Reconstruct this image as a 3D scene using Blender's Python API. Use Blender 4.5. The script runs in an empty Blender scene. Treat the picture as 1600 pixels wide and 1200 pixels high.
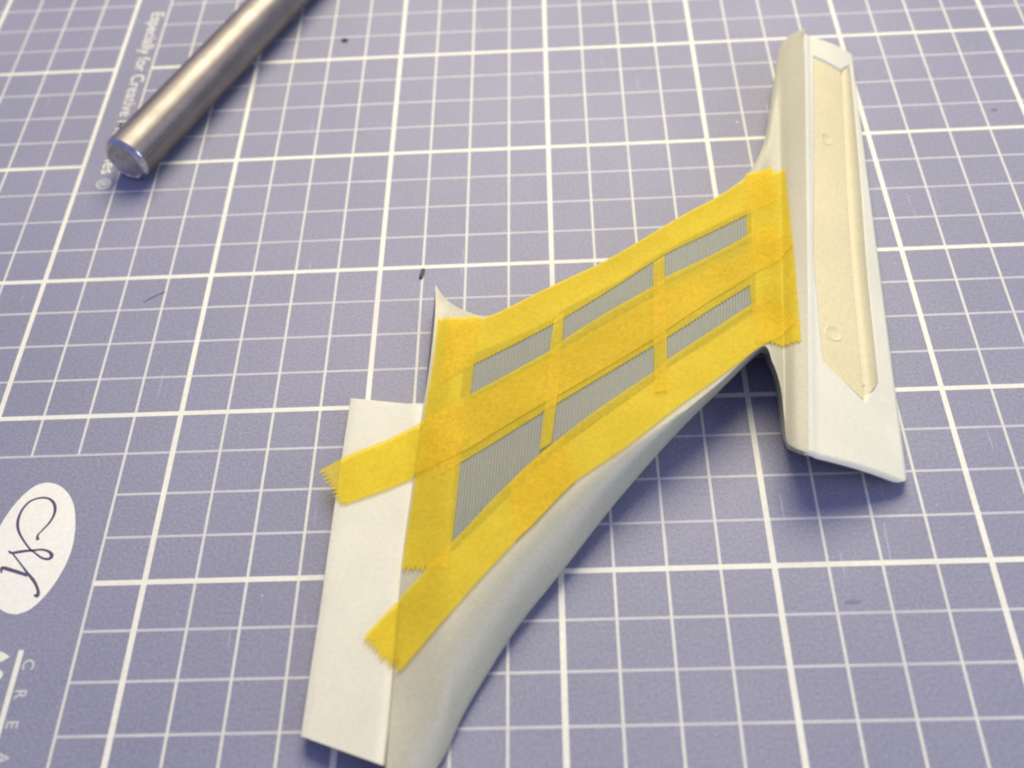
import bpy, bmesh, math, random
from mathutils import Vector
from mathutils.bvhtree import BVHTree

random.seed(4)
MM = 0.001            # every table below is in millimetres, x to the right and y away along the mat's grid
INCH = 25.4
scene = bpy.context.scene
col = scene.collection

# ------------------------------------------------------------------ camera
cam_data = bpy.data.cameras.new('camera')
cam = bpy.data.objects.new('camera', cam_data)
col.objects.link(cam)
cam.location = (26.227*MM, -114.896*MM, 121.542*MM)
cam.rotation_euler = (0.650359529, 0.0551777963, -0.000177078)
cam_data.sensor_width = 36
cam_data.lens = 39.656
cam_data.clip_start = 0.005
cam_data.clip_end = 20
cam_data.dof.use_dof = True
cam_data.dof.focus_distance = 0.150
cam_data.dof.aperture_fstop = 20
scene.camera = cam

# ------------------------------------------------------------------ room light
world = bpy.data.worlds.new('World')
scene.world = world
world.use_nodes = True
world.node_tree.nodes['Background'].inputs[0].default_value = (0.39, 0.41, 0.92, 1)
world.node_tree.nodes['Background'].inputs[1].default_value = 0.58


def area(name, loc, aim, size, power, colour):
    d = bpy.data.lights.new(name, 'AREA')
    d.shape = 'DISK'
    d.size = size
    d.energy = power
    d.color = colour
    o = bpy.data.objects.new(name, d)
    col.objects.link(o)
    o.location = loc
    o.rotation_euler = (Vector(aim)-Vector(loc)).to_track_quat('-Z', 'Y').to_euler()
    return o


area('desk_lamp_light', (0.045, 0.27, 0.37), (0.03, 0.0, 0), 0.34, 3.15, (1.0, 0.90, 0.665))
area('window_light', (0.46, -0.26, 0.24), (0.03, -0.02, 0), 0.40, 1.2, (0.72, 0.82, 1.0))

scene.render.engine = 'CYCLES'
scene.view_settings.view_transform = 'Standard'
scene.view_settings.look = 'None'
scene.view_settings.exposure = 0.0
scene.view_settings.gamma = 1
scene.view_settings.use_curve_mapping = False
scene.cycles.filter_width = 2.0
scene.render.resolution_x = 1024
scene.render.resolution_y = 768

# ------------------------------------------------------------------ measured shapes (mm)
BODY = [
  [[8.98, -7.82, 4.6], [9.2, -13.29, 4.61], [8.89, -21.1, 4.57], [8.16, -30.39, 4.5], [7.87, -35.12, 4.49], [7.54, -40.5, 4.5], [7.19, -45.65, 4.5], [6.92, -49.95, 4.5], [6.79, -54.6, 4.5], [6.83, -60.67, 4.51], [6.76, -65.05, 4.46], [6.69, -67.86, 4.4], [6.64, -72.09, 4.34], [6.54, -75.92, 4.24], [6.4, -79.31, 4.1]],
  [[10.82, -10.46, 4.1], [10.9, -12.57, 4.44], [10.98, -15.78, 4.75], [11.09, -21.05, 4.92], [11.23, -28.27, 5.15], [11.38, -36.05, 5.36], [11.51, -43.3, 5.53], [11.63, -50.07, 5.64], [11.73, -56.41, 5.68], [11.79, -60.38, 5.6], [11.8, -63.56, 5.29], [11.77, -66.5, 4.61], [11.69, -69.27, 3.63], [11.59, -71.89, 2.38], [11.46, -74.4, 0.9]],
  [[13.58, -12.77, 4.3], [13.64, -14.63, 4.64], [13.71, -17.47, 4.95], [13.79, -22.1, 5.12], [13.91, -28.47, 5.35], [14.03, -35.39, 5.56], [14.14, -41.87, 5.73], [14.23, -47.97, 5.84], [14.32, -53.7, 5.88], [14.37, -57.31, 5.8], [14.37, -59.98, 5.49], [14.34, -62.42, 4.79], [14.28, -64.69, 3.79], [14.19, -66.83, 2.52], [14.07, -68.86, 1]],
  [[16.7, -13.79, 4.5], [16.75, -15.46, 4.84], [16.79, -17.99, 5.15], [16.84, -22.1, 5.32], [16.91, -27.77, 5.55], [16.98, -33.97, 5.76], [17.05, -39.81, 5.93], [17.11, -45.33, 6.04], [17.16, -50.54, 6.08], [17.18, -53.83, 6], [17.18, -56.19, 5.69], [17.15, -58.32, 4.99], [17.09, -60.28, 3.99], [17.02, -62.1, 2.71], [16.92, -63.82, 1.2]],
  [[20.68, -11.92, 4.8], [20.7, -13.51, 5.14], [20.71, -15.9, 5.45], [20.71, -19.78, 5.62], [20.72, -25.16, 5.85], [20.73, -31.03, 6.06], [20.73, -36.59, 6.23], [20.74, -41.85, 6.34], [20.73, -46.84, 6.38], [20.73, -49.98, 6.3], [20.71, -52, 6], [20.68, -53.78, 5.31], [20.63, -55.4, 4.33], [20.57, -56.89, 3.08], [20.5, -58.26, 1.6]],
  [[25.15, -9.54, 5.2], [25.17, -11.01, 5.54], [25.19, -13.19, 5.85], [25.24, -16.71, 6.02], [25.3, -21.59, 6.25], [25.37, -26.95, 6.46], [25.43, -32.04, 6.63], [25.5, -36.87, 6.74], [25.55, -41.46, 6.78], [25.59, -44.36, 6.7], [25.62, -46.21, 6.41], [25.64, -47.82, 5.75], [25.66, -49.26, 4.81], [25.68, -50.56, 3.62], [25.7, -51.74, 2.2]],
  [[33.51, -5.19, 5.8], [33.45, -6.64, 6.13], [33.37, -8.78, 6.44], [33.25, -12.21, 6.6], [33.09, -16.96, 6.81], [32.91, -22.2, 7.01], [32.74, -27.17, 7.16], [32.58, -31.91, 7.25], [32.43, -36.41, 7.28], [32.33, -39.25, 7.2], [32.3, -40.41, 6.94], [32.29, -41.36, 6.36], [32.29, -42.15, 5.52], [32.3, -42.8, 4.46], [32.32, -43.34, 3.2]],
  [[44.1, 1.88, 6.5], [43.91, 0.35, 6.82], [43.64, -1.92, 7.11], [43.22, -5.52, 7.25], [42.63, -10.54, 7.41], [41.99, -16.04, 7.56], [41.39, -21.27, 7.65], [40.81, -26.25, 7.69], [40.27, -30.97, 7.68], [39.93, -33.98, 7.6], [39.88, -34.44, 7.41], [39.87, -34.72, 6.97], [39.87, -34.88, 6.34], [39.9, -34.93, 5.55], [39.94, -34.87, 4.6]],
  [[49.51, 5.08, 6.9], [49.32, 3.62, 7.21], [49.07, 1.46, 7.49], [48.7, -1.94, 7.61], [48.19, -6.68, 7.74], [47.64, -11.91, 7.85], [47.11, -16.87, 7.91], [46.61, -21.61, 7.92], [46.14, -26.12, 7.88], [45.85, -29, 7.8], [45.84, -29.19, 7.64], [45.87, -29.23, 7.29], [45.93, -29.16, 6.79], [46, -28.99, 6.16], [46.1, -28.74, 5.4]],
  [[53.99, 8.91, 7.1], [53.85, 7.5, 7.42], [53.68, 5.45, 7.69], [53.47, 2.23, 7.8], [53.18, -2.25, 7.94], [52.86, -7.2, 8.05], [52.57, -11.91, 8.11], [52.3, -16.41, 8.12], [52.05, -20.71, 8.08], [51.9, -23.45, 8], [51.92, -23.58, 7.87], [51.97, -23.57, 7.58], [52.05, -23.47, 7.16], [52.16, -23.28, 6.63], [52.29, -23.01, 6]],
  [[56.46, 13.22, 6.7], [56.27, 11.54, 7.02], [56.01, 9.05, 7.31], [55.66, 5.09, 7.45], [55.19, -0.4, 7.61], [54.67, -6.42, 7.76], [54.19, -12.12, 7.85], [53.74, -17.52, 7.89], [53.32, -22.65, 7.88], [53.07, -25.91, 7.8], [53.09, -26.02, 7.64], [53.15, -25.98, 7.29], [53.25, -25.83, 6.79], [53.38, -25.58, 6.16], [53.53, -25.23, 5.4]],
  [[58.59, 19.4, 6.1], [58.33, 17.31, 6.43], [57.98, 14.17, 6.73], [57.46, 9.12, 6.88], [56.74, 2.17, 7.08], [55.98, -5.38, 7.26], [55.26, -12.47, 7.39], [54.6, -19.13, 7.47], [53.98, -25.39, 7.48], [53.61, -29.33, 7.4], [53.62, -29.46, 7.24], [53.68, -29.44, 6.89], [53.78, -29.31, 6.39], [53.91, -29.09, 5.76], [54.06, -28.77, 5]],
  [[61.28, 30.77, 5.8], [60.89, 27.97, 6.13], [60.34, 23.72, 6.44], [59.5, 16.82, 6.6], [58.36, 7.45, 6.81], [57.14, -2.58, 7.01], [56.02, -11.84, 7.16], [54.99, -20.43, 7.25], [54.05, -28.39, 7.28], [53.47, -33.35, 7.2], [53.48, -33.49, 7.04], [53.53, -33.49, 6.7], [53.62, -33.39, 6.19], [53.74, -33.2, 5.56], [53.89, -32.92, 4.8]],
  [[63.44, 39.63, 5.8], [62.95, 36.21, 6.13], [62.22, 30.97, 6.44], [61.09, 22.45, 6.6], [59.57, 11.01, 6.81], [57.97, -1.06, 7.01], [56.51, -12.08, 7.16], [55.19, -22.16, 7.25], [53.98, -31.42, 7.28], [53.24, -37.15, 7.2], [53.25, -37.27, 7.04], [53.3, -37.26, 6.7], [53.39, -37.16, 6.19], [53.51, -36.96, 5.56], [53.66, -36.68, 4.8]],
  [[65.31, 42.45, 6.5], [64.75, 38.79, 6.83], [63.94, 33.19, 7.13], [62.66, 24.08, 7.28], [60.95, 11.89, 7.48], [59.16, -0.9, 7.66], [57.54, -12.51, 7.79], [56.07, -23.1, 7.87], [54.73, -32.78, 7.88], [53.92, -38.76, 7.8], [53.93, -38.84, 7.66], [53.99, -38.8, 7.34], [54.07, -38.68, 6.88], [54.19, -38.47, 6.29], [54.33, -38.19, 5.6]],
  [[67.79, 42.82, 7.7], [67.17, 39.07, 8.01], [66.28, 33.35, 8.27], [64.86, 24.05, 8.35], [62.98, 11.62, 8.44], [61.02, -1.4, 8.5], [59.25, -13.19, 8.51], [57.64, -23.92, 8.46], [56.18, -33.75, 8.38], [55.27, -39.85, 8.3], [55.26, -40, 8.24], [55.27, -40.09, 8.11], [55.29, -40.15, 7.92], [55.32, -40.18, 7.68], [55.37, -40.17, 7.4]]]
STRIP = [
  [[-1.95, -25.15, 1.85], [-1.53, -25.51, 2.26], [1.4, -26.39, 2.83], [4.61, -27.36, 3.46], [7.97, -28.39, 4.13], [8.66, -27.91, 3.3]],
  [[-2.25, -33.17, 1.85], [-1.83, -33.48, 2.26], [1.18, -34.05, 2.83], [4.47, -34.69, 3.46], [7.93, -35.36, 4.13], [8.64, -34.85, 3.3]],
  [[-2.58, -42.73, 1.85], [-2.17, -43.02, 2.26], [0.74, -43.7, 2.83], [3.92, -44.45, 3.46], [7.27, -45.24, 4.13], [7.94, -44.84, 3.3]],
  [[-2.91, -55.74, 1.85], [-2.51, -55.97, 2.26], [0.28, -56.5, 2.83], [3.33, -57.08, 3.46], [6.55, -57.69, 4.13], [7.18, -57.36, 3.3]],
  [[-3.22, -64, 1.85], [-2.82, -64.22, 2.26], [0.01, -64.83, 2.83], [3.1, -65.49, 3.46], [6.34, -66.2, 4.13], [6.98, -65.96, 3.3]],
  [[-3.44, -70.96, 1.85], [-3.05, -71.22, 2.26], [-0.29, -72.39, 2.83], [2.72, -73.66, 3.46], [5.85, -74.98, 4.13], [6.45, -74.98, 3.3]]]
END = {'a': [67.18, 41.14, 7.95],
  'b': [77, 43.63, 1.6],
  'c': [68.58, -41.12, 1.3],
  'd': [54.83, -40.21, 7.9]}
TAPES = {'upper': [[[11.05, -15.2, 4.71], [15.93, -14.54, 4.61], [25.32, -9.74, 5.29], [33.67, -5.42, 5.89], [44.25, 1.64, 6.6], [49.65, 4.83, 7], [54.03, 7.95, 7.35], [58.11, 10.94, 6.77]], [[10.59, -25.68, 4.96], [14.75, -22.97, 5.21], [25.01, -17.42, 6.03], [33.14, -12.01, 6.58], [41.03, -6.32, 7.08], [47.7, -2.83, 7.55], [53.19, 0.22, 7.86], [58.06, 4.08, 6.87]], 0, 0, 0.25],
  'right': [[[54.14, 9.03, 7.6], [53.11, 1.02, 7.83], [52.16, -7.84, 8.05], [51.54, -16, 8.11], [51.3, -23.12, 8.02]], [[60.06, 9.97, 7.17], [59.35, 2.32, 7.49], [58.68, -5.51, 7.79], [57.79, -15.13, 8.06], [57.02, -23.23, 8.22]], 0.5, 0.5, 0.29],
  'midunder': [[[8.96, -31.06, 4.68], [14.72, -28.68, 5.41], [25.41, -22.7, 6.3], [38.47, -14.56, 7.2], [46.05, -10.15, 7.69], [52.58, -7.26, 8.05]], [[11.18, -40.04, 5.4], [13.84, -38.41, 5.63], [24.9, -31.24, 6.55], [39.23, -22.05, 7.52], [46.15, -17.2, 7.87], [51.89, -13.29, 8.11]], 0, 0, 0.25],
  'left': [[[9.6, -14.33, 4.58], [9.44, -21.09, 4.63], [8.59, -30.47, 4.59], [7.99, -39.69, 4.6], [7.43, -46.9, 4.58], [6.99, -52.59, 4.54]], [[15.39, -14.22, 4.53], [14.83, -22.87, 5.21], [14.21, -31.32, 5.46], [13.53, -38.77, 5.62], [13.16, -44.68, 5.73], [12.68, -53.1, 5.81]], 0.5, 0.9, 0.3],
  'middle': [[[-4.46, -37.11, 2.6], [-1.25, -34.96, 2.39], [3.31, -33.52, 3.23], [7.44, -31.86, 4.04], [10.79, -30.44, 5.12], [14.87, -27.85, 5.39], [19.85, -24.99, 5.74], [25.09, -21.88, 6.24], [26.99, -20.22, 6.36], [32.75, -16.15, 6.74], [38.62, -12.54, 7.13], [40.83, -10.78, 7.26], [47.19, -7.47, 7.69], [52.63, -4.14, 7.98], [56.18, -1.34, 7.24]], [[-1.32, -42.2, 2.44], [1.83, -41.47, 3.02], [5.46, -40.47, 3.76], [7.9, -39.58, 4.58], [11.11, -38.32, 5.36], [13.8, -37.06, 5.59], [19.05, -33.65, 5.96], [24.59, -30.18, 6.49], [26.07, -29.43, 6.62], [32.26, -25.62, 7.07], [38.26, -21.73, 7.44], [40.38, -20.08, 7.55], [46.3, -15.74, 7.85], [51.98, -11.9, 8.1], [58.46, -6.45, 7.76]], 1, 1, 0.36],
  'lowera': [[[53.96, -15.67, 7.86], [51.69, -16.79, 8.12], [45.74, -21.04, 7.88], [39.95, -25.24, 7.63], [37.85, -27.14, 7.53], [31.13, -32.02, 7.14], [25.09, -36.9, 6.7], [21.83, -39.87, 6.42], [19.64, -42.24, 6.23]], [[57.04, -20.09, 8.07], [53.13, -22.91, 7.92], [48.11, -26.74, 7.89], [42.88, -30.85, 7.74], [40.17, -32.94, 7.64], [33.54, -38.35, 7.28], [27.02, -42.96, 6.82], [23.51, -46.72, 6.52], [20.32, -50.08, 6.28]], 1, 0.12, 0.36],
  'lowerb': [[[26.54, -35.89, 6.82], [25.09, -37.09, 6.7], [21.83, -40.06, 6.42], [18.71, -43.16, 6.16], [15.68, -46.65, 5.94], [12.73, -50.08, 5.79], [9.81, -53.3, 5.25], [5.81, -57.42, 4.01], [2.93, -60.53, 3.4]], [[27.49, -42.63, 6.86], [26.86, -43.21, 6.8], [25.21, -44.93, 6.65], [23.51, -46.8, 6.51], [22.13, -48.34, 6.41], [20.32, -50.17, 6.28], [15.84, -55.2, 5.91], [11.96, -59.94, 5.64], [7.59, -65.03, 4.59]], 0.12, 1, 0.4],
  'stripa': [[[25.53, -16.91, 6.06], [24.71, -24.15, 6.29], [24.08, -31.45, 6.47], [23.34, -37.86, 6.54]], [[26.95, -15.46, 6.14], [26.32, -23.26, 6.42], [25.55, -31.11, 6.61], [24.78, -36.96, 6.67]], 0, 0, 0.46],
  'stripb': [[[39.42, -7.85, 6.99], [38.8, -15.78, 7.28], [38.2, -24.65, 7.5], [37.83, -30.52, 7.56]], [[41, -6.69, 7.09], [40.49, -14.82, 7.39], [39.91, -23.75, 7.6], [39.44, -30.34, 7.64]], 0, 0, 0.46]}
GRILLES = [
  [[14.31, -22.27, 5.16], [25.37, -16.65, 6.03], [25.24, -22.68, 6.29], [14.31, -29.06, 5.39]],
  [[26.27, -15.02, 6.06], [40.08, -7.19, 7.03], [39.24, -13.47, 7.23], [26.11, -21.57, 6.33]],
  [[40.53, -5.99, 7.02], [53.89, 1.51, 7.82], [53.05, -4.93, 8.01], [40.03, -12.13, 7.24]],
  [[13.59, -35.28, 5.53], [24.13, -28.98, 6.4], [23.63, -39.4, 6.6], [12.4, -51.4, 5.76]],
  [[25.45, -28.1, 6.51], [39.08, -19.71, 7.44], [38.27, -28.01, 7.57], [24.43, -38.54, 6.66]],
  [[39.83, -18.66, 7.47], [52.81, -10.77, 8.1], [51.95, -17.36, 8.11], [39.18, -26.64, 7.6]]]
FIELD = [
  [[13.44, -21.63, 5.09], [25.03, -16.26, 5.98], [33.17, -11.41, 6.56], [41.11, -5.31, 7.04], [53.73, 1.65, 7.82]],
  [[12.4, -51.4, 5.76], [25.07, -37.94, 6.71], [32.07, -32.31, 7.22], [39.85, -26.39, 7.64], [52.03, -18.03, 8.11]]]
ROD = [[-41.88, 21.54, 4], [-21.87, 64.45, 4]]
OVAL = [[-41.27, -35.91], [-40.19, -36.14], [-39.2, -36.66], [-38.24, -37.48], [-37.52, -38.38], [-36.77, -39.74], [-36.21, -41.47], [-35.83, -43.16], [-35.64, -44.82], [-35.62, -46.27], [-35.8, -47.88], [-36.16, -49.37], [-36.67, -50.84], [-37.19, -51.95], [-37.75, -52.87], [-38.34, -53.62], [-38.98, -54.19], [-39.69, -54.51], [-40.43, -54.66], [-41.43, -54.47], [-42.35, -54.02], [-43.26, -53.32], [-43.96, -52.53], [-44.71, -51.3], [-45.31, -49.72], [-45.75, -48.12], [-46.01, -46.5], [-46.1, -45.04], [-45.99, -43.39], [-45.68, -41.81], [-45.2, -40.22], [-44.7, -39], [-44.13, -37.96], [-43.51, -37.1], [-42.83, -36.44], [-42.08, -36.07]]
SCRIPT = [[[-40.29, -44.49], [-40.49, -43.84], [-40.1, -43.11], [-39.41, -41.92], [-39.12, -40.52], [-39.49, -39.27], [-40.37, -38.43], [-41.52, -38.24], [-42.76, -38.68], [-43.47, -39.81], [-43.67, -41.22], [-43.4, -42.54], [-42.63, -43.87], [-41.13, -45.6], [-40.07, -46.41], [-39.08, -47.07], [-38.23, -47.23], [-37.92, -46.83], [-38.4, -46.22], [-39.38, -45.88], [-40.35, -45.95], [-41.64, -46.02], [-43.14, -46.22], [-43.66, -45.92]], [[-43.14, -46.22], [-41.89, -47.52], [-40.53, -48.98], [-39.31, -50.24], [-38.67, -51.13], [-38.35, -51.83], [-38.37, -52.31], [-38.81, -52.12]], [[-43.71, -49.03], [-43.87, -48.3], [-42.55, -48.66], [-41.13, -49.14], [-40.27, -49.46]]]
MARKS = {'fibre': [[6.45, -0.33], [6.31, -1.35], [6.08, -2.49]],
  'speck': [-10.48, 56.05],
  'pen': [[-34.66, -4.87], [-33.41, -3.92], [-31.86, -2.99]],
  'smudge': [[58.23, -55.76], [60.09, -55.65]],
  'tick': [[96.56, 29.55], [97.53, 29.8]]}
UV = {'recess': [[0.0648, 0.1834], [0.0791, 0.6605], [0.0458, 0.8756], [0.3180, 0.8322], [0.5882, 0.7646], [0.8211, 0.7580], [0.8738, 0.5821], [0.8202, 0.1915], [0.5979, 0.1203]],
  'rail': [[0.0763, 0.6740], [0.0524, 0.8340], [0.3205, 0.7906], [0.5902, 0.7307], [0.8253, 0.7279], [0.8709, 0.5900], [0.5996, 0.5719], [0.3318, 0.6064]],
  'pins': [[0.2948, 0.3451], [0.7550, 0.3151]]}


def crom(p0, p1, p2, p3, t):
    return [0.5*(2*b+(c-a)*t+(2*a-5*b+4*c-d)*t*t+(3*b-a-3*c+d)*t**3) for a, b, c, d in zip(p0, p1, p2, p3)]


def smooth_line(pts, n):
    out = []
    for i in range(len(pts)-1):
        p0 = pts[i-1] if i else [2*a-b for a, b in zip(pts[0], pts[1])]
        p3 = pts[i+2] if i+2 < len(pts) else [2*b-a for a, b in zip(pts[i], pts[i+1])]
        for k in range(n):
            out.append(crom(p0, pts[i], pts[i+1], p3, k/n))
    out.append(list(pts[-1]))
    return out


def smooth_grid(rows, na, nb):
    rows = [smooth_line(r, nb) for r in rows]
    cols = [smooth_line([r[j] for r in rows], na) for j in range(len(rows[0]))]
    return [[cols[j][i] for j in range(len(cols))] for i in range(len(cols[0]))]


# ------------------------------------------------------------------ helpers
def mesh_obj(name, verts, faces, material, parent=None, smooth=None):
    me = bpy.data.meshes.new(name)
    me.from_pydata([(v[0]*MM, v[1]*MM, v[2]*MM) for v in verts], [], faces)
    bm = bmesh.new()
    bm.from_mesh(me)
    bmesh.ops.recalc_face_normals(bm, faces=bm.faces)
    bm.to_mesh(me)
    bm.free()
    if smooth is not None:
        for p in me.polygons:
            p.use_smooth = True
        me.set_sharp_from_angle(angle=math.radians(smooth))
    me.materials.append(material)
    o = bpy.data.objects.new(name, me)
    col.objects.link(o)
    o.parent = parent
    return o


def empty(name, loc=(0, 0, 0)):
    o = bpy.data.objects.new(name, None)
    col.objects.link(o)
    o.empty_display_size = 0.01
    return o


def tag(o, label=None, category=None, group=None, kind=None):
    for k, v in (('label', label), ('category', category), ('group', group), ('kind', kind)):
        if v:
            o[k] = v
    return o


# ------------------------------------------------------------------ materials
class Mat:
    def __init__(self, name):
        self.m = bpy.data.materials.new(name)
        self.m.use_nodes = True
        self.nt = self.m.node_tree
        self.b = self.nt.nodes['Principled BSDF']
        self.tc = self.nt.nodes.new('ShaderNodeTexCoord')

    def node(self, t, **kw):
        n = self.nt.nodes.new(t)
        for k, v in kw.items():
            if k in n.inputs:
                n.inputs[k].default_value = v
            else:
                setattr(n, k, v)
        return n

    def link(self, a, b):
        self.nt.links.new(a, b)

    def noise(self, scale, detail=3, rough=.55, stretch=None):
        n = self.node('ShaderNodeTexNoise', Scale=scale, Detail=detail, Roughness=rough)
        src = self.tc.outputs['Object']
        if stretch:
            mp = self.node('ShaderNodeMapping')
            mp.inputs['Rotation'].default_value = stretch[0]
            mp.inputs['Scale'].default_value = stretch[1]
            self.link(src, mp.inputs['Vector'])
            src = mp.outputs['Vector']
        self.link(src, n.inputs['Vector'])
        return n.outputs['Fac']

    def ramp(self, fac, stops):
        r = self.node('ShaderNodeValToRGB')
        e = r.color_ramp.elements
        while len(e) < len(stops):
            e.new(.5)
        for i, (p, c) in enumerate(stops):
            e[i].position = p
            e[i].color = (*c, 1) if len(c) == 3 else c
        self.link(fac, r.inputs['Fac'])
        return r.outputs['Color']

    def mix(self, fac, a, b, mode='MIX'):
        n = self.node('ShaderNodeMix', data_type='RGBA', blend_type=mode)
        for s, v in ((n.inputs[0], fac), (n.inputs[6], a), (n.inputs[7], b)):
            if hasattr(v, 'links'):
                self.link(v, s)
            else:
                s.default_value = (*v, 1) if isinstance(v, tuple) else v
        return n.outputs[2]

    def bump(self, fac, strength, dist):
        n = self.node('ShaderNodeBump', Strength=strength, Distance=dist)
        self.link(fac, n.inputs['Height'])
        self.link(n.outputs['Normal'], self.b.inputs['Normal'])

    def set(self, **kw):
        for k, v in kw.items():
            self.b.inputs[k.replace('_', ' ')].default_value = v


def grain(m, colour, amount, scale=2600):
    """fine mottling of a surface's own colour"""
    f = m.noise(scale, 2, .7)
    lo = tuple(max(0, c*(1-amount)) for c in colour)
    hi = tuple(c*(1+amount) for c in colour)
    return m.ramp(f, [(.3, lo), (.7, hi)])


def mat_vinyl():
    m = Mat('lavender_vinyl')
    c = grain(m, (.234, .241, .298), .18, 2600)
    big = m.ramp(m.noise(28, 4), [(.3, (.90, .90, .92)), (.72, (1.08, 1.06, 1.06))])
    c = m.mix(1.0, c, big, 'MULTIPLY')
    # hair-line cuts and pale dust
    for rot, sc in ((.5, (1100, 60, 1)), (-1.1, (900, 70, 1)), (2.2, (1200, 55, 1))):
        s = m.noise(1, 2, .5, ((0, 0, rot), sc))
        s = m.ramp(s, [(.735, (0, 0, 0)), (.76, (.55, .55, .55))])
        c = m.mix(s, c, (.42, .42, .50))
    d = m.ramp(m.noise(900, 1, .4), [(.80, (0, 0, 0)), (.83, (.7, .7, .7))])
    c = m.mix(d, c, (.55, .55, .58))
    m.link(c, m.b.inputs['Base Color'])
    m.set(Roughness=.52, Specular_IOR_Level=.45)
    m.bump(m.noise(1800, 3, .7), .35, .00012)
    return m.m


def mat_print(name, colour, wear):
    m = Mat(name)
    f = m.noise(1500, 3, .7)
    g = m.noise(60, 3)
    c = m.ramp(f, [(.25, tuple(x*.86 for x in colour)), (.7, colour)])
    w = m.ramp(g, [(.35, (0, 0, 0)), (.8, (wear, wear, wear))])
    c = m.mix(w, c, (.33, .33, .40))
    m.link(c, m.b.inputs['Base Color'])
    m.set(Roughness=.55)
    return m.m


def mat_plastic(name, colour, rough=.42, sss=.12, amount=.07):
    m = Mat(name)
    c = grain(m, colour, amount, 2400)
    big = m.ramp(m.noise(70, 4), [(.3, (.94, .94, .92)), (.7, (1.04, 1.03, 1.03))])
    c = m.mix(1.0, c, big, 'MULTIPLY')
    m.link(c, m.b.inputs['Base Color'])
    m.set(Roughness=rough, Subsurface_Weight=sss, Subsurface_Scale=.002, Specular_IOR_Level=.4)
    m.b.inputs['Subsurface Radius'].default_value = (1, .9, .55)
    m.bump(m.noise(1600, 3, .6), .12, .00008)
    return m.m


def mat_tape():
    m = Mat('yellow_crepe_tape')
    c = grain(m, (.88, .665, .038), .12, 1900)
    big = m.ramp(m.noise(110, 4, .65), [(.3, (.88, .86, .80)), (.7, (1.08, 1.08, 1.2))])
    c = m.mix(1.0, c, big, 'MULTIPLY')
    m.link(c, m.b.inputs['Base Color'])
    m.set(Roughness=.62, Specular_IOR_Level=.3)
    crepe = m.noise(1, 3, .6, ((0, 0, .9), (1100, 2600, 1200)))
    m.bump(crepe, .35, .00010)
    # thin paper: a little of what lies under it shows through
    tr = m.node('ShaderNodeBsdfTransparent')
    tr.inputs['Color'].default_value = (1.0, .90, .26, 1)
    mx = m.node('ShaderNodeMixShader')
    mx.inputs[0].default_value = .58
    out = m.nt.nodes['Material Output']
    m.link(m.b.outputs[0], mx.inputs[1])
    m.link(tr.outputs[0], mx.inputs[2])
    m.link(mx.outputs[0], out.inputs['Surface'])
    return m.m


def mat_steel(name, rough, base=(.50, .47, .43)):
    m = Mat(name)
    s = m.noise(1, 4, .65, ((0, 0, 0), (700, 700, 12)))
    c = m.ramp(s, [(.3, tuple(x*.66 for x in base)), (.7, tuple(x*1.12 for x in base))])
    blot = m.ramp(m.noise(160, 5, .7), [(.40, (.88, .85, .82)), (.62, (1, 1, 1))])
    c = m.mix(1.0, c, blot, 'MULTIPLY')
    m.link(c, m.b.inputs['Base Color'])
    r = m.ramp(m.noise(240, 4, .7), [(.3, (rough*.94,)*3), (.7, (rough*1.08,)*3)])
    m.link(r, m.b.inputs['Roughness'])
    m.set(Metallic=1.0)
    m.bump(m.noise(900, 3, .7), .07, .00004)
    return m.m


VINYL = mat_vinyl()
INK = mat_print('cream_print', (.80, .80, .63), .30)
INK_FAINT = mat_print('faded_cream_print', (.56, .56, .52), .55)
INK_FINE = mat_print('fine_cream_print', (.68, .68, .56), .35)
OVAL_INK = mat_print('cream_oval_print', (.84, .84, .69), .10)
DARK_INK = mat_print('indigo_print', (.05, .045, .10), .10)
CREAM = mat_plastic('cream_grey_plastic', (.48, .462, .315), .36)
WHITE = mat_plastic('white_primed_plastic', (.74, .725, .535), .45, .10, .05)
PANEL = mat_plastic('bare_cream_plastic', (.72, .645, .36), .38)
RAILM = mat_plastic('tan_cream_plastic', (.60, .54, .31), .40)
GREY = mat_plastic('grey_ribbed_plastic', (.265, .278, .216), .5, 0, .10)
TAPE = mat_tape()
STEEL = mat_steel('brushed_steel', .53, (.32, .295, .265))
STEEL_RIM = mat_steel('bright_steel', .16, (.75, .75, .74))
STEEL_END = mat_steel('rough_steel', .55, (.62, .61, .57))
LINT = mat_print('dark_lint', (.03, .03, .04), 0)
RUST = mat_print('brown_crumb', (.10, .07, .03), 0)
TABLE = mat_print('table_board', (.30, .24, .18), .1)

# ------------------------------------------------------------------ table and cutting mat
t = mesh_obj('table', [(-600, -500, -2.3), (700, -500, -2.3), (700, 600, -2.3), (-600, 600, -2.3)], [(0, 1, 2, 3)], TABLE)
tag(t, kind='structure')

cutting_mat = empty('cutting_mat')
tag(cutting_mat, 'lavender self-healing cutting mat printed with a cream one-inch and quarter-inch grid', 'cutting mat')


def slab(x0, x1, y0, y1, z0, z1):
    v = [(x, y, z) for z in (z0, z1) for x, y in ((x0, y0), (x1, y0), (x1, y1), (x0, y1))]
    f = [(0, 3, 2, 1), (4, 5, 6, 7), (0, 1, 5, 4), (1, 2, 6, 5), (2, 3, 7, 6), (3, 0, 4, 7)]
    return v, f


mesh_obj('sheet', *slab(-130, 178, -160, 220, -2.2, 0), VINYL, cutting_mat)


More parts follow.
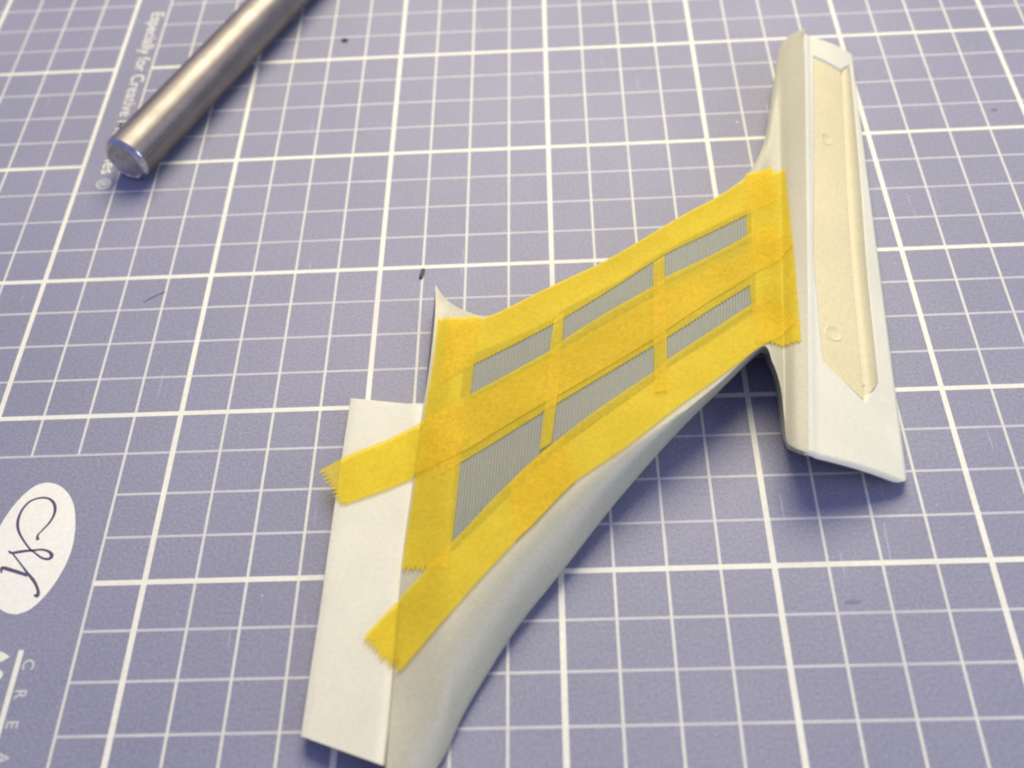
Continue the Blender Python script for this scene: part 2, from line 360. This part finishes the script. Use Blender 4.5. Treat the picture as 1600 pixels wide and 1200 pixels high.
def lines_mesh(name, segs, material, z):
    v, f = [], []
    for (x0, y0, x1, y1, w) in segs:
        n = len(v)
        if abs(x1-x0) < 1e-6:
            q = [(x0-w/2, y0), (x0+w/2, y0), (x0+w/2, y1), (x0-w/2, y1)]
        else:
            q = [(x0, y0-w/2), (x1, y0-w/2), (x1, y0+w/2), (x0, y0+w/2)]
        v += [(x, y, z) for x, y in q]
        f.append((n, n+1, n+2, n+3))
    return tag(mesh_obj(name, v, f, material, cutting_mat), kind='stuff')


BOLD, FINE, FINE_H = .72, .36, .36
vs, vb, hs, hb = [], [], [], []
x_lo, x_hi, y_lo, y_hi = -4.75*INCH, 6.5*INCH, -5.5*INCH, 8*INCH
for k in range(-19, 27):
    u = k*.25
    x = u*INCH
    y0 = -1.25*INCH if u < -1.3 else y_lo
    (vb if k % 4 == 0 else vs).append((x, y0, x, y_hi, BOLD if k % 4 == 0 else FINE))
for k in range(-22, 33):
    v_ = k*.25
    y = v_*INCH
    x0 = -1.25*INCH if v_ < -1.3 else x_lo
    bold = k % 4 == 0
    w = BOLD if bold else FINE_H
    runs = [(x0, x_hi)]
    if .9 < v_ < 5:
        runs = [(x0, -2*INCH), (-1.75*INCH, x_hi)]
    for a, b in runs:
        (hb if bold else hs).append((a, y, b, y, w))
lines_mesh('fine_cross_lines', hs, INK_FAINT, .012)
lines_mesh('fine_grid_lines', vs, INK_FINE, .018)
lines_mesh('bold_cross_lines', hb, INK, .024)
lines_mesh('bold_grid_lines', vb, INK, .030)


def ribbon(name, pts, widths, material, parent, z, n=6):
    p = smooth_line([list(q) for q in pts], n)
    v, f = [], []
    for i, q in enumerate(p):
        a, b = p[max(0, i-1)], p[min(len(p)-1, i+1)]
        d = Vector((b[0]-a[0], b[1]-a[1])).normalized()
        tt = i/(len(p)-1)*(len(widths)-1)
        k = min(int(tt), len(widths)-2)
        w = widths[k]+(widths[k+1]-widths[k])*(tt-k)
        v += [(q[0]-d.y*w/2, q[1]+d.x*w/2, z), (q[0]+d.y*w/2, q[1]-d.x*w/2, z)]
        if i:
            f.append((2*i-2, 2*i-1, 2*i+1, 2*i))
    return mesh_obj(name, v, f, material, parent)


oval = smooth_line([list(q) for q in OVAL]+[list(OVAL[0])], 4)[:-1]
logo = mesh_obj('logo_oval', [(x, y, .02) for x, y in oval], [tuple(range(len(oval)))], OVAL_INK, cutting_mat)
tag(logo, 'cream oval emblem with a dark script letter')
ribbon('script_stroke', SCRIPT[0], [.45, .22, .30, .42, .30, .28, .34, .40, .26, .22, .30, .52, .30, .30, .42, .20], DARK_INK, logo, .032)
ribbon('script_stroke', SCRIPT[1], [.20, .22, .40, .34, .50, .20], DARK_INK, logo, .034)
ribbon('script_stroke', SCRIPT[2], [.20, .50, .45, .40], DARK_INK, logo, .036)


def lettering(text, x, y, size, material, z, spacing=1.0, offset=0.0, name='lettering', squash=1.0):
    cu = bpy.data.curves.new(name, 'FONT')
    cu.body = text
    cu.size = size*MM
    cu.space_character = spacing
    cu.offset = offset*MM
    o = bpy.data.objects.new(name, cu)
    col.objects.link(o)
    dg = bpy.context.evaluated_depsgraph_get()
    me = bpy.data.meshes.new_from_object(o.evaluated_get(dg))
    col.objects.unlink(o)
    bpy.data.objects.remove(o)
    me.materials.clear()
    me.materials.append(material)
    r = bpy.data.objects.new(name, me)
    col.objects.link(r)
    r.parent = cutting_mat
    r.location = (x*MM, y*MM, z*MM)
    r.rotation_euler = (0, 0, -math.pi/2)
    r.scale = (squash, 1, 1)
    return tag(r, kind='stuff')


lettering('Especially for Creative Memories', -47.5, 67.6, 3.3, INK, .02, 1.0, .02)
lettering('\u00ae', -47.6, 22.2, 3.1, INK_FAINT, .022, 1.0, .07)
for k, ch in enumerate('CREATIVE'):
    lettering(ch, -37.75, -60.45-3.68*k, 1.95, INK_FAINT, .02, 1.0, .04, 'letter')
mesh_obj('print_fragment', [(-39.6, -60.1, .02), (-40.4, -60.7, .02), (-42.5, -60.9, .02), (-42.5, -59.3, .02), (-40.6, -59.5, .02)], [(0, 1, 2, 3, 4)], INK, cutting_mat)
mesh_obj('print_fragment', [(-40.9+1.1*math.cos(a*.52), -62.4+.8*math.sin(a*.52), .02) for a in range(12)], [tuple(range(12))], INK, cutting_mat)
mesh_obj('logo_bar', [(-38.75, -59.3, .02), (-38.1, -59.3, .02), (-38.1, -118, .02), (-38.75, -118, .02)], [(0, 1, 2, 3)], INK, cutting_mat)

ribbon('pen_mark', MARKS['pen'], [.15, .30, .18, .32], mat_print('pen_ink', (.10, .09, .19), .2), cutting_mat, .04)
ribbon('pen_mark', MARKS['smudge'], [.2, .6, .2], mat_print('smudge_ink', (.15, .15, .26), .2), cutting_mat, .04)
ribbon('pen_mark', MARKS['tick'], [.2, .5, .2], mat_print('tick_ink', (.10, .10, .20), .2), cutting_mat, .04)


def crumb(name, pts, w, h, material):
    v, f = [], []
    n = 6
    for i, q in enumerate(pts):
        a, b = pts[max(0, i-1)], pts[min(len(pts)-1, i+1)]
        d = Vector((b[0]-a[0], b[1]-a[1])).normalized()
        e = .35 if i in (0, len(pts)-1) else 1
        for k in range(n):
            an = 2*math.pi*k/n
            v.append((q[0]-d.y*math.cos(an)*w*e, q[1]+d.x*math.cos(an)*w*e, .04+h*e+math.sin(an)*h*e))
            if i:
                f.append((n*(i-1)+k, n*(i-1)+(k+1) % n, n*i+(k+1) % n, n*i+k))
    f += [tuple(range(n)), tuple(n*(len(pts)-1)+k for k in range(n))]
    return mesh_obj(name, v, f, material, None, 60)


fib = smooth_line([list(q) for q in MARKS['fibre']], 4)
tag(crumb('lint_fibre', fib, .28, .14, LINT), 'short black lint fibre lying across a pale grid line near the tapered tip', 'lint')
sx, sy = MARKS['speck']
tag(crumb('plastic_crumb', [(sx-.5, sy-.05), (sx-.1, sy+.1), (sx+.3, sy), (sx+.7, sy+.15)], .36, .25, RUST),
    'tiny dark brown crumb on the mat beside the metal rod', 'crumb')

# ------------------------------------------------------------------ the model part
pylon = empty('model_pylon')
tag(pylon, 'off-white plastic model pylon with flared ends and ribbed grey panels, partly masked', 'model part')

G = smooth_grid(BODY, 8, 3)
v, f = [], []
ring = None
for row in G:
    N, S = Vector(row[0]), Vector(row[-1])
    d = (S-N)
    d.z = 0
    d.normalize()
    loop = [Vector(p) for p in row]
    loop += [S-d*.35+Vector((0, 0, -.75)), S-d*1.2+Vector((0, 0, -1.5))]
    a = S-d*5.0
    a.z = .25
    b = N+d*2.0
    b.z = .25
    loop += [a, b, N+d*.5+Vector((0, 0, -1.3)), N+d*.15+Vector((0, 0, -.5))]
    for p in loop:
        p.z = max(p.z, .12)
    base = len(v)
    v += loop
    n = len(loop)
    if ring is not None:
        f += [(ring+k, ring+(k+1) % n, base+(k+1) % n, base+k) for k in range(n)]
    ring = base
f += [tuple(range(n)), tuple(ring+k for k in range(n))]
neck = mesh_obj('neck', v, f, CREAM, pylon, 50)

SG = smooth_grid(STRIP, 5, 3)
v, f = [], []
ring = None
for i, row in enumerate(SG):
    L, Rr = Vector(row[0]), Vector(row[-1])
    loop = [Vector(p) for p in row]
    loop += [Vector((Rr.x, Rr.y, .12)), Vector((L.x+.6, L.y, .12)), Vector((L.x, L.y, .7))]
    base = len(v)
    v += loop
    n = len(loop)
    if ring is not None:
        f += [(ring+k, ring+(k+1) % n, base+(k+1) % n, base+k) for k in range(n)]
    ring = base
f += [tuple(range(n)), tuple(ring+k for k in range(n))]
# the two end edges are slightly undercut
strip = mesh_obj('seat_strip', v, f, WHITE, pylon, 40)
for k, p in enumerate(strip.data.vertices):
    if k >= len(v)-n and p.co.z < .0011:
        p.co.y += .0016
tag(strip, 'plain white mating strip along the narrow end')

# ---- end face with its recessed panel and rail
EA, EB, EC, ED = (Vector(END[k]) for k in 'abcd')
EN = (EB-EA).cross(ED-EA)
EN = EN if EN.z > 0 else -EN
EN.normalize()
LS, LU = (ED-EA).length, ((EB-EA).length+(EC-ED).length)/2


def face_pt(s, u, h=0.0):
    p = (EA*(1-u)+EB*u)*(1-s)+(ED*(1-u)+EC*u)*s
    bulge = .55*math.sin(math.pi*min(1, max(0, u)))
    return p+EN*(h+bulge)


def poly_dist(poly, s, u):
    """signed distance in mm, positive inside"""
    x, y = s*LS, u*LU
    pts = [(a*LS, b*LU) for a, b in poly]
    inside, best = False, 1e9
    for (x0, y0), (x1, y1) in zip(pts, pts[1:]+pts[:1]):
        if (y0 > y) != (y1 > y) and x < (x1-x0)*(y-y0)/(y1-y0)+x0:
            inside = not inside
        dx, dy = x1-x0, y1-y0
        tt = max(0, min(1, ((x-x0)*dx+(y-y0)*dy)/(dx*dx+dy*dy)))
        best = min(best, math.hypot(x-x0-tt*dx, y-y0-tt*dy))
    return best if inside else -best


def sstep(a, b, x):
    t_ = max(0, min(1, (x-a)/(b-a)))
    return t_*t_*(3-2*t_)


NS, NU = 440, 84
v, f = [], []
for i in range(NS+1):
    for j in range(NU+1):
        u = j/NU
        c = max(0, (u-.82)/.18)
        s = i/NS
        s = .022*(1-math.sqrt(max(0, 1-c*c)))+s*(1-.044*(1-math.sqrt(max(0, 1-c*c))))
        d = poly_dist(UV['recess'], s, u)
        h = -.62*sstep(-.22, .34, d)
        h += .28*(1-sstep(.04, .13, u))
        edge = min(u*LU+99, (1-u)*LU, s*LS+.2, (1-s)*LS+.2)
        h -= .45*(1-sstep(0, .8, edge))
        v.append(face_pt(s, u, h))
W_ = NU+1
for i in range(NS):
    for j in range(NU):
        f.append((i*W_+j, i*W_+j+1, (i+1)*W_+j+1, (i+1)*W_+j))
border = [j for j in range(NU)]+[i*W_+NU for i in range(NS)]+[NS*W_+j for j in range(NU, 0, -1)]+[i*W_ for i in range(NS, 0, -1)]
cen = (EA+EB+EC+ED)/4
loops = [border]
for drop, inset in ((.35, .12), (1.0, .9), (3.4, 4.5)):
    nl = []
    for k in border:
        p = v[k].copy()
        q = Vector((p.x+(1-2*(k % W_)/NU)*inset, cen.y+(p.y-cen.y)*(1-inset/42), 0))
        q.z = max(.12+.02*(3.4-drop), p.z-drop)
        nl.append(len(v))
        v.append(q)
    loops.append(nl)
m_ = len(border)
for a, b in zip(loops, loops[1:]):
    f += [(a[k], a[(k+1) % m_], b[(k+1) % m_], b[k]) for k in range(m_)]
f.append(tuple(loops[-1]))
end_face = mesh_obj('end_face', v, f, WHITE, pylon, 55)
tag(end_face, 'white end face with a long recessed panel')


def face_poly(name, poly, hfun, material, parent, ns=30, nu=10):
    """a patch of the end face: poly given as left edge / right edge polylines from top to bottom"""
    left, right = poly
    L = smooth_line([list(p) for p in left], 10)
    Rr = smooth_line([list(p) for p in right], 10)
    v_, f_ = [], []
    for i in range(ns+1):
        a = L[round(i*(len(L)-1)/ns)]
        b = Rr[round(i*(len(Rr)-1)/ns)]
        for j in range(nu+1):
            w = j/nu
            v_.append(face_pt(a[0]+(b[0]-a[0])*w, a[1]+(b[1]-a[1])*w, hfun(w)))
    for i in range(ns):
        for j in range(nu):
            k = i*(nu+1)+j
            f_.append((k, k+1, k+nu+2, k+nu+1))
    return mesh_obj(name, v_, f_, material, parent, 40)


rc = UV['recess']
rl = UV['rail']


def rail_h(w):
    pr = ((0, -.80), (.10, -.62), (.30, -.12), (.45, .10), (.60, .17), (.75, .14), (.90, .05), (1, .02))
    for (w0, h0), (w1, h1) in zip(pr, pr[1:]):
        if w <= w1:
            return h0+(h1-h0)*(w-w0)/(w1-w0)
    return 0


def mid(a, b):
    return [(x+y)/2 for x, y in zip(a, b)]


panel = face_poly('recess_panel', ([rc[0], mid(rc[0], rc[8]), rc[8], rc[7]], [rl[0], rl[7], rl[6], rl[5]]), lambda w: -.26, PANEL, end_face)
tag(panel, 'bare cream plastic panel in the recess')
face_poly('rail', ([rl[0], rl[7], rl[6], rl[5]], [(s, u+.035) for s, u in (rl[1], rl[2], rl[3], rl[4])]), rail_h, RAILM, end_face, 30, 20)
for (s0, u0) in UV['pins']:
    v, f = [], []
    n = 28
    for (r, h) in ((1.30, -.27), (1.22, -.19), (1.10, -.19), (1.0, -.25), (.0, -.25)):
        for k in range(n):
            an = 2*math.pi*k/n
            v.append(face_pt(s0+math.cos(an)*r/LS, u0+math.sin(an)*r/LU, h))
    for a in range(4):
        f += [(a*n+k, a*n+(k+1) % n, (a+1)*n+(k+1) % n, (a+1)*n+k) for k in range(n)]
    mesh_obj('ejector_pin_mark', v, f, PANEL, end_face, 40)
# burr of putty at the rail's lower end
v, f = [], []
for i in range(7):
    for j in range(7):
        s = rl[4][0]+.002+i*.0022
        u = rl[4][1]-.07+j*.022-i*.010
        v.append(face_pt(s, u, -.35+.40*math.sin(math.pi*i/6)*math.sin(math.pi*j/6)*random.uniform(.7, 1.2)))
f = [(i*7+j, i*7+j+1, i*7+j+8, i*7+j+7) for i in range(6) for j in range(6)]
mesh_obj('putty_burr', v, f, WHITE, end_face, 70)

# ------------------------------------------------------------------ drape helpers
bvh_v, bvh_f = [], []
for g in (G, SG):
    base, w = len(bvh_v), len(g[0])
    bvh_v += [Vector(p) for r in g for p in r]
    bvh_f += [(base+i*w+j, base+(i+1)*w+j, base+(i+1)*w+j+1, base+i*w+j+1) for i in range(len(g)-1) for j in range(w-1)]
SURF = BVHTree.FromPolygons(bvh_v, bvh_f)


def drape(p, lift):
    """put p (x, y, rough z) onto the part's skin, lift mm proud of it"""
    q = Vector(p)
    hit, nor, idx, dist = SURF.ray_cast(Vector((q.x, q.y, 40)), Vector((0, 0, -1)))
    if hit is not None and abs(hit.z-q.z) < 1.2:
        nor = nor if nor.z > 0 else -nor
        return hit+nor*lift if nor.z > .5 else hit+Vector((0, 0, lift))
    return q+Vector((0, 0, lift))


# ------------------------------------------------------------------ grey field and ribbed panels
fa, fb = (smooth_line([list(p) for p in e], 8) for e in FIELD)
v, f = [], []
for a, b in zip(fa, fb):
    for k in range(25):
        v.append(drape(Vector(a)*(1-k/24)+Vector(b)*(k/24), .02))
for i in range(len(fa)-1):
    for k in range(24):
        q = i*25+k
        f.append((q, q+1, q+26, q+25))
tag(mesh_obj('grey_field', v, f, GREY, pylon, 60), 'darker grey area of the neck under the tape')
for g in GRILLES:
    tl, tr, br, bl = (Vector(p) for p in g)
    nr = max(6, round(((tr-tl).length+(br-bl).length)/2/.52))
    v, f = [], []
    nk = 10
    cols = []
    for r in range(nr):
        for off, h in ((0, .03), (.40, .03), (.56, .19), (.86, .19)):
            cols.append(((r+off)/nr, h))
    cols.append((1, .03))
    for a, h in cols:
        for k in range(nk+1):
            b = k/nk
            p = (tl*(1-a)+tr*a)*(1-b)+(bl*(1-a)+br*a)*b
            v.append(drape(p, h))
    for c in range(len(cols)-1):
        for k in range(nk):
            q = c*(nk+1)+k
            f.append((q, q+1, q+nk+2, q+nk+1))
    o = mesh_obj('grille_panel', v, f, GREY, pylon)
    tag(o, kind='stuff')

# ------------------------------------------------------------------ masking tape
LABELS = {
    'upper': 'yellow masking tape strip along the concave upper edge, above the first row of ribbed panels',
    'right': 'yellow masking tape strip running beside the flared end with the recessed panel',
    'midunder': 'yellow masking tape strip lying underneath the long middle strip, its edge showing below it',
    'left': 'yellow masking tape strip lying along the seam beside the plain white mating strip',
    'middle': 'long yellow masking tape strip between the panel rows, serrated end overhanging the white strip',
    'lowera': 'yellow masking tape strip below the second panel row, its serrated end beside the flared end',
    'lowerb': 'yellow masking tape strip below the largest ribbed panel, ending on the white strip',
    'stripa': 'very narrow yellow masking tape sliver crossing the rows, the one nearer the white strip',
    'stripb': 'very narrow yellow masking tape sliver crossing the rows, the one nearer the flared end',
}
for name, (ea, eb, jag0, jag1, lift) in TAPES.items():
    A = smooth_line([list(p) for p in ea], 8)
    B = smooth_line([list(p) for p in eb], 8)
    nl, nw = len(A), (20 if jag0+jag1 > 0 else 8)
    grid = []
    rnd = random.Random(name)
    for i in range(nl):
        row = []
        for j in range(nw+1):
            w = j/nw
            p = Vector(A[i])*(1-w)+Vector(B[i])*w
            if i in (0, nl-1):
                jag = jag0 if i == 0 else jag1
                nb = 1 if i == 0 else nl-2
                q = Vector(A[nb])*(1-w)+Vector(B[nb])*w
                d = (p-q).normalized()
                p = p+d*jag*(.42*(1 if j % 2 else -1)+rnd.uniform(-.25, .25))
            l_ = lift
            l_ += .015*math.sin(7*w+i*.21)*math.sin(i*.13+len(name))
            row.append(drape(p, l_))
        grid.append(row)
    if name in ('middle', 'lowerb'):  # relax so that the paper bridges the seam instead of following it
        for it in range(5):
            old = [[p.z for p in r] for r in grid]
            for i in range(1, nl-1):
                if grid[i][0].x > 13:
                    continue
                for j in range(nw+1):
                    zz = (old[i-1][j]+old[i][j]*2+old[i+1][j])/4
                    if zz > grid[i][j].z-.03:
                        grid[i][j].z = zz if zz > grid[i][j].z else grid[i][j].z
    v = [p for r in grid for p in r]
    n = len(v)
    th = .07
    v += [p-Vector((0, 0, th)) for p in v]
    w1 = nw+1
    f = []
    for i in range(nl-1):
        for j in range(nw):
            k = i*w1+j
            f.append((k, k+1, k+w1+1, k+w1))
    bd = [j for j in range(nw)]+[i*w1+nw for i in range(nl-1)]+[(nl-1)*w1+j for j in range(nw, 0, -1)]+[i*w1 for i in range(nl-1, 0, -1)]
    f += [(bd[k], n+bd[k], n+bd[(k+1) % len(bd)], bd[(k+1) % len(bd)]) for k in range(len(bd))]
    o = mesh_obj('masking_tape', v, f, TAPE, None, 50)
    tag(o, LABELS[name], 'masking tape', 'strips of yellow masking tape on the model part')

# ------------------------------------------------------------------ metal rod
R0 = 3.95
p0, p1 = Vector(ROD[0]), Vector(ROD[1])
ax = (p1-p0).normalized()
rod = empty('metal_rod')
tag(rod, 'round dull steel rod with a bright rim at its blunt end', 'metal rod')
rod.location = (p0.x*MM, p0.y*MM, (R0+.05)*MM)
rod.rotation_euler = ax.to_track_quat('Z', 'Y').to_euler()


def lathe(name, prof, material, parent, n=64, cap0=False, cap1=False):
    v, f = [], []
    for (r, z) in prof:
        for k in range(n):
            a = 2*math.pi*k/n
            v.append((r*math.cos(a), r*math.sin(a), z))
    for i in range(len(prof)-1):
        f += [(i*n+k, i*n+(k+1) % n, (i+1)*n+(k+1) % n, (i+1)*n+k) for k in range(n)]
    if cap0:
        f.append(tuple(range(n)))
    if cap1:
        f.append(tuple((len(prof)-1)*n+k for k in range(n)))
    return mesh_obj(name, v, f, material, parent, 30)


shaft = lathe('shaft', [(R0, .75)]+[(R0, z) for z in range(2, 120, 4)], STEEL, rod, cap1=True)
lathe('bevelled_rim', [(R0, .75), (R0-.12, .45), (R0-.50, .08), (R0-.75, 0), (R0-.95, .12)], STEEL_RIM, rod)
lathe('end_face', [(R0-.95, .12), (R0-1.4, .22), (R0-2.4, .18), (.6, .30), (.02, .30)], STEEL_END, rod)
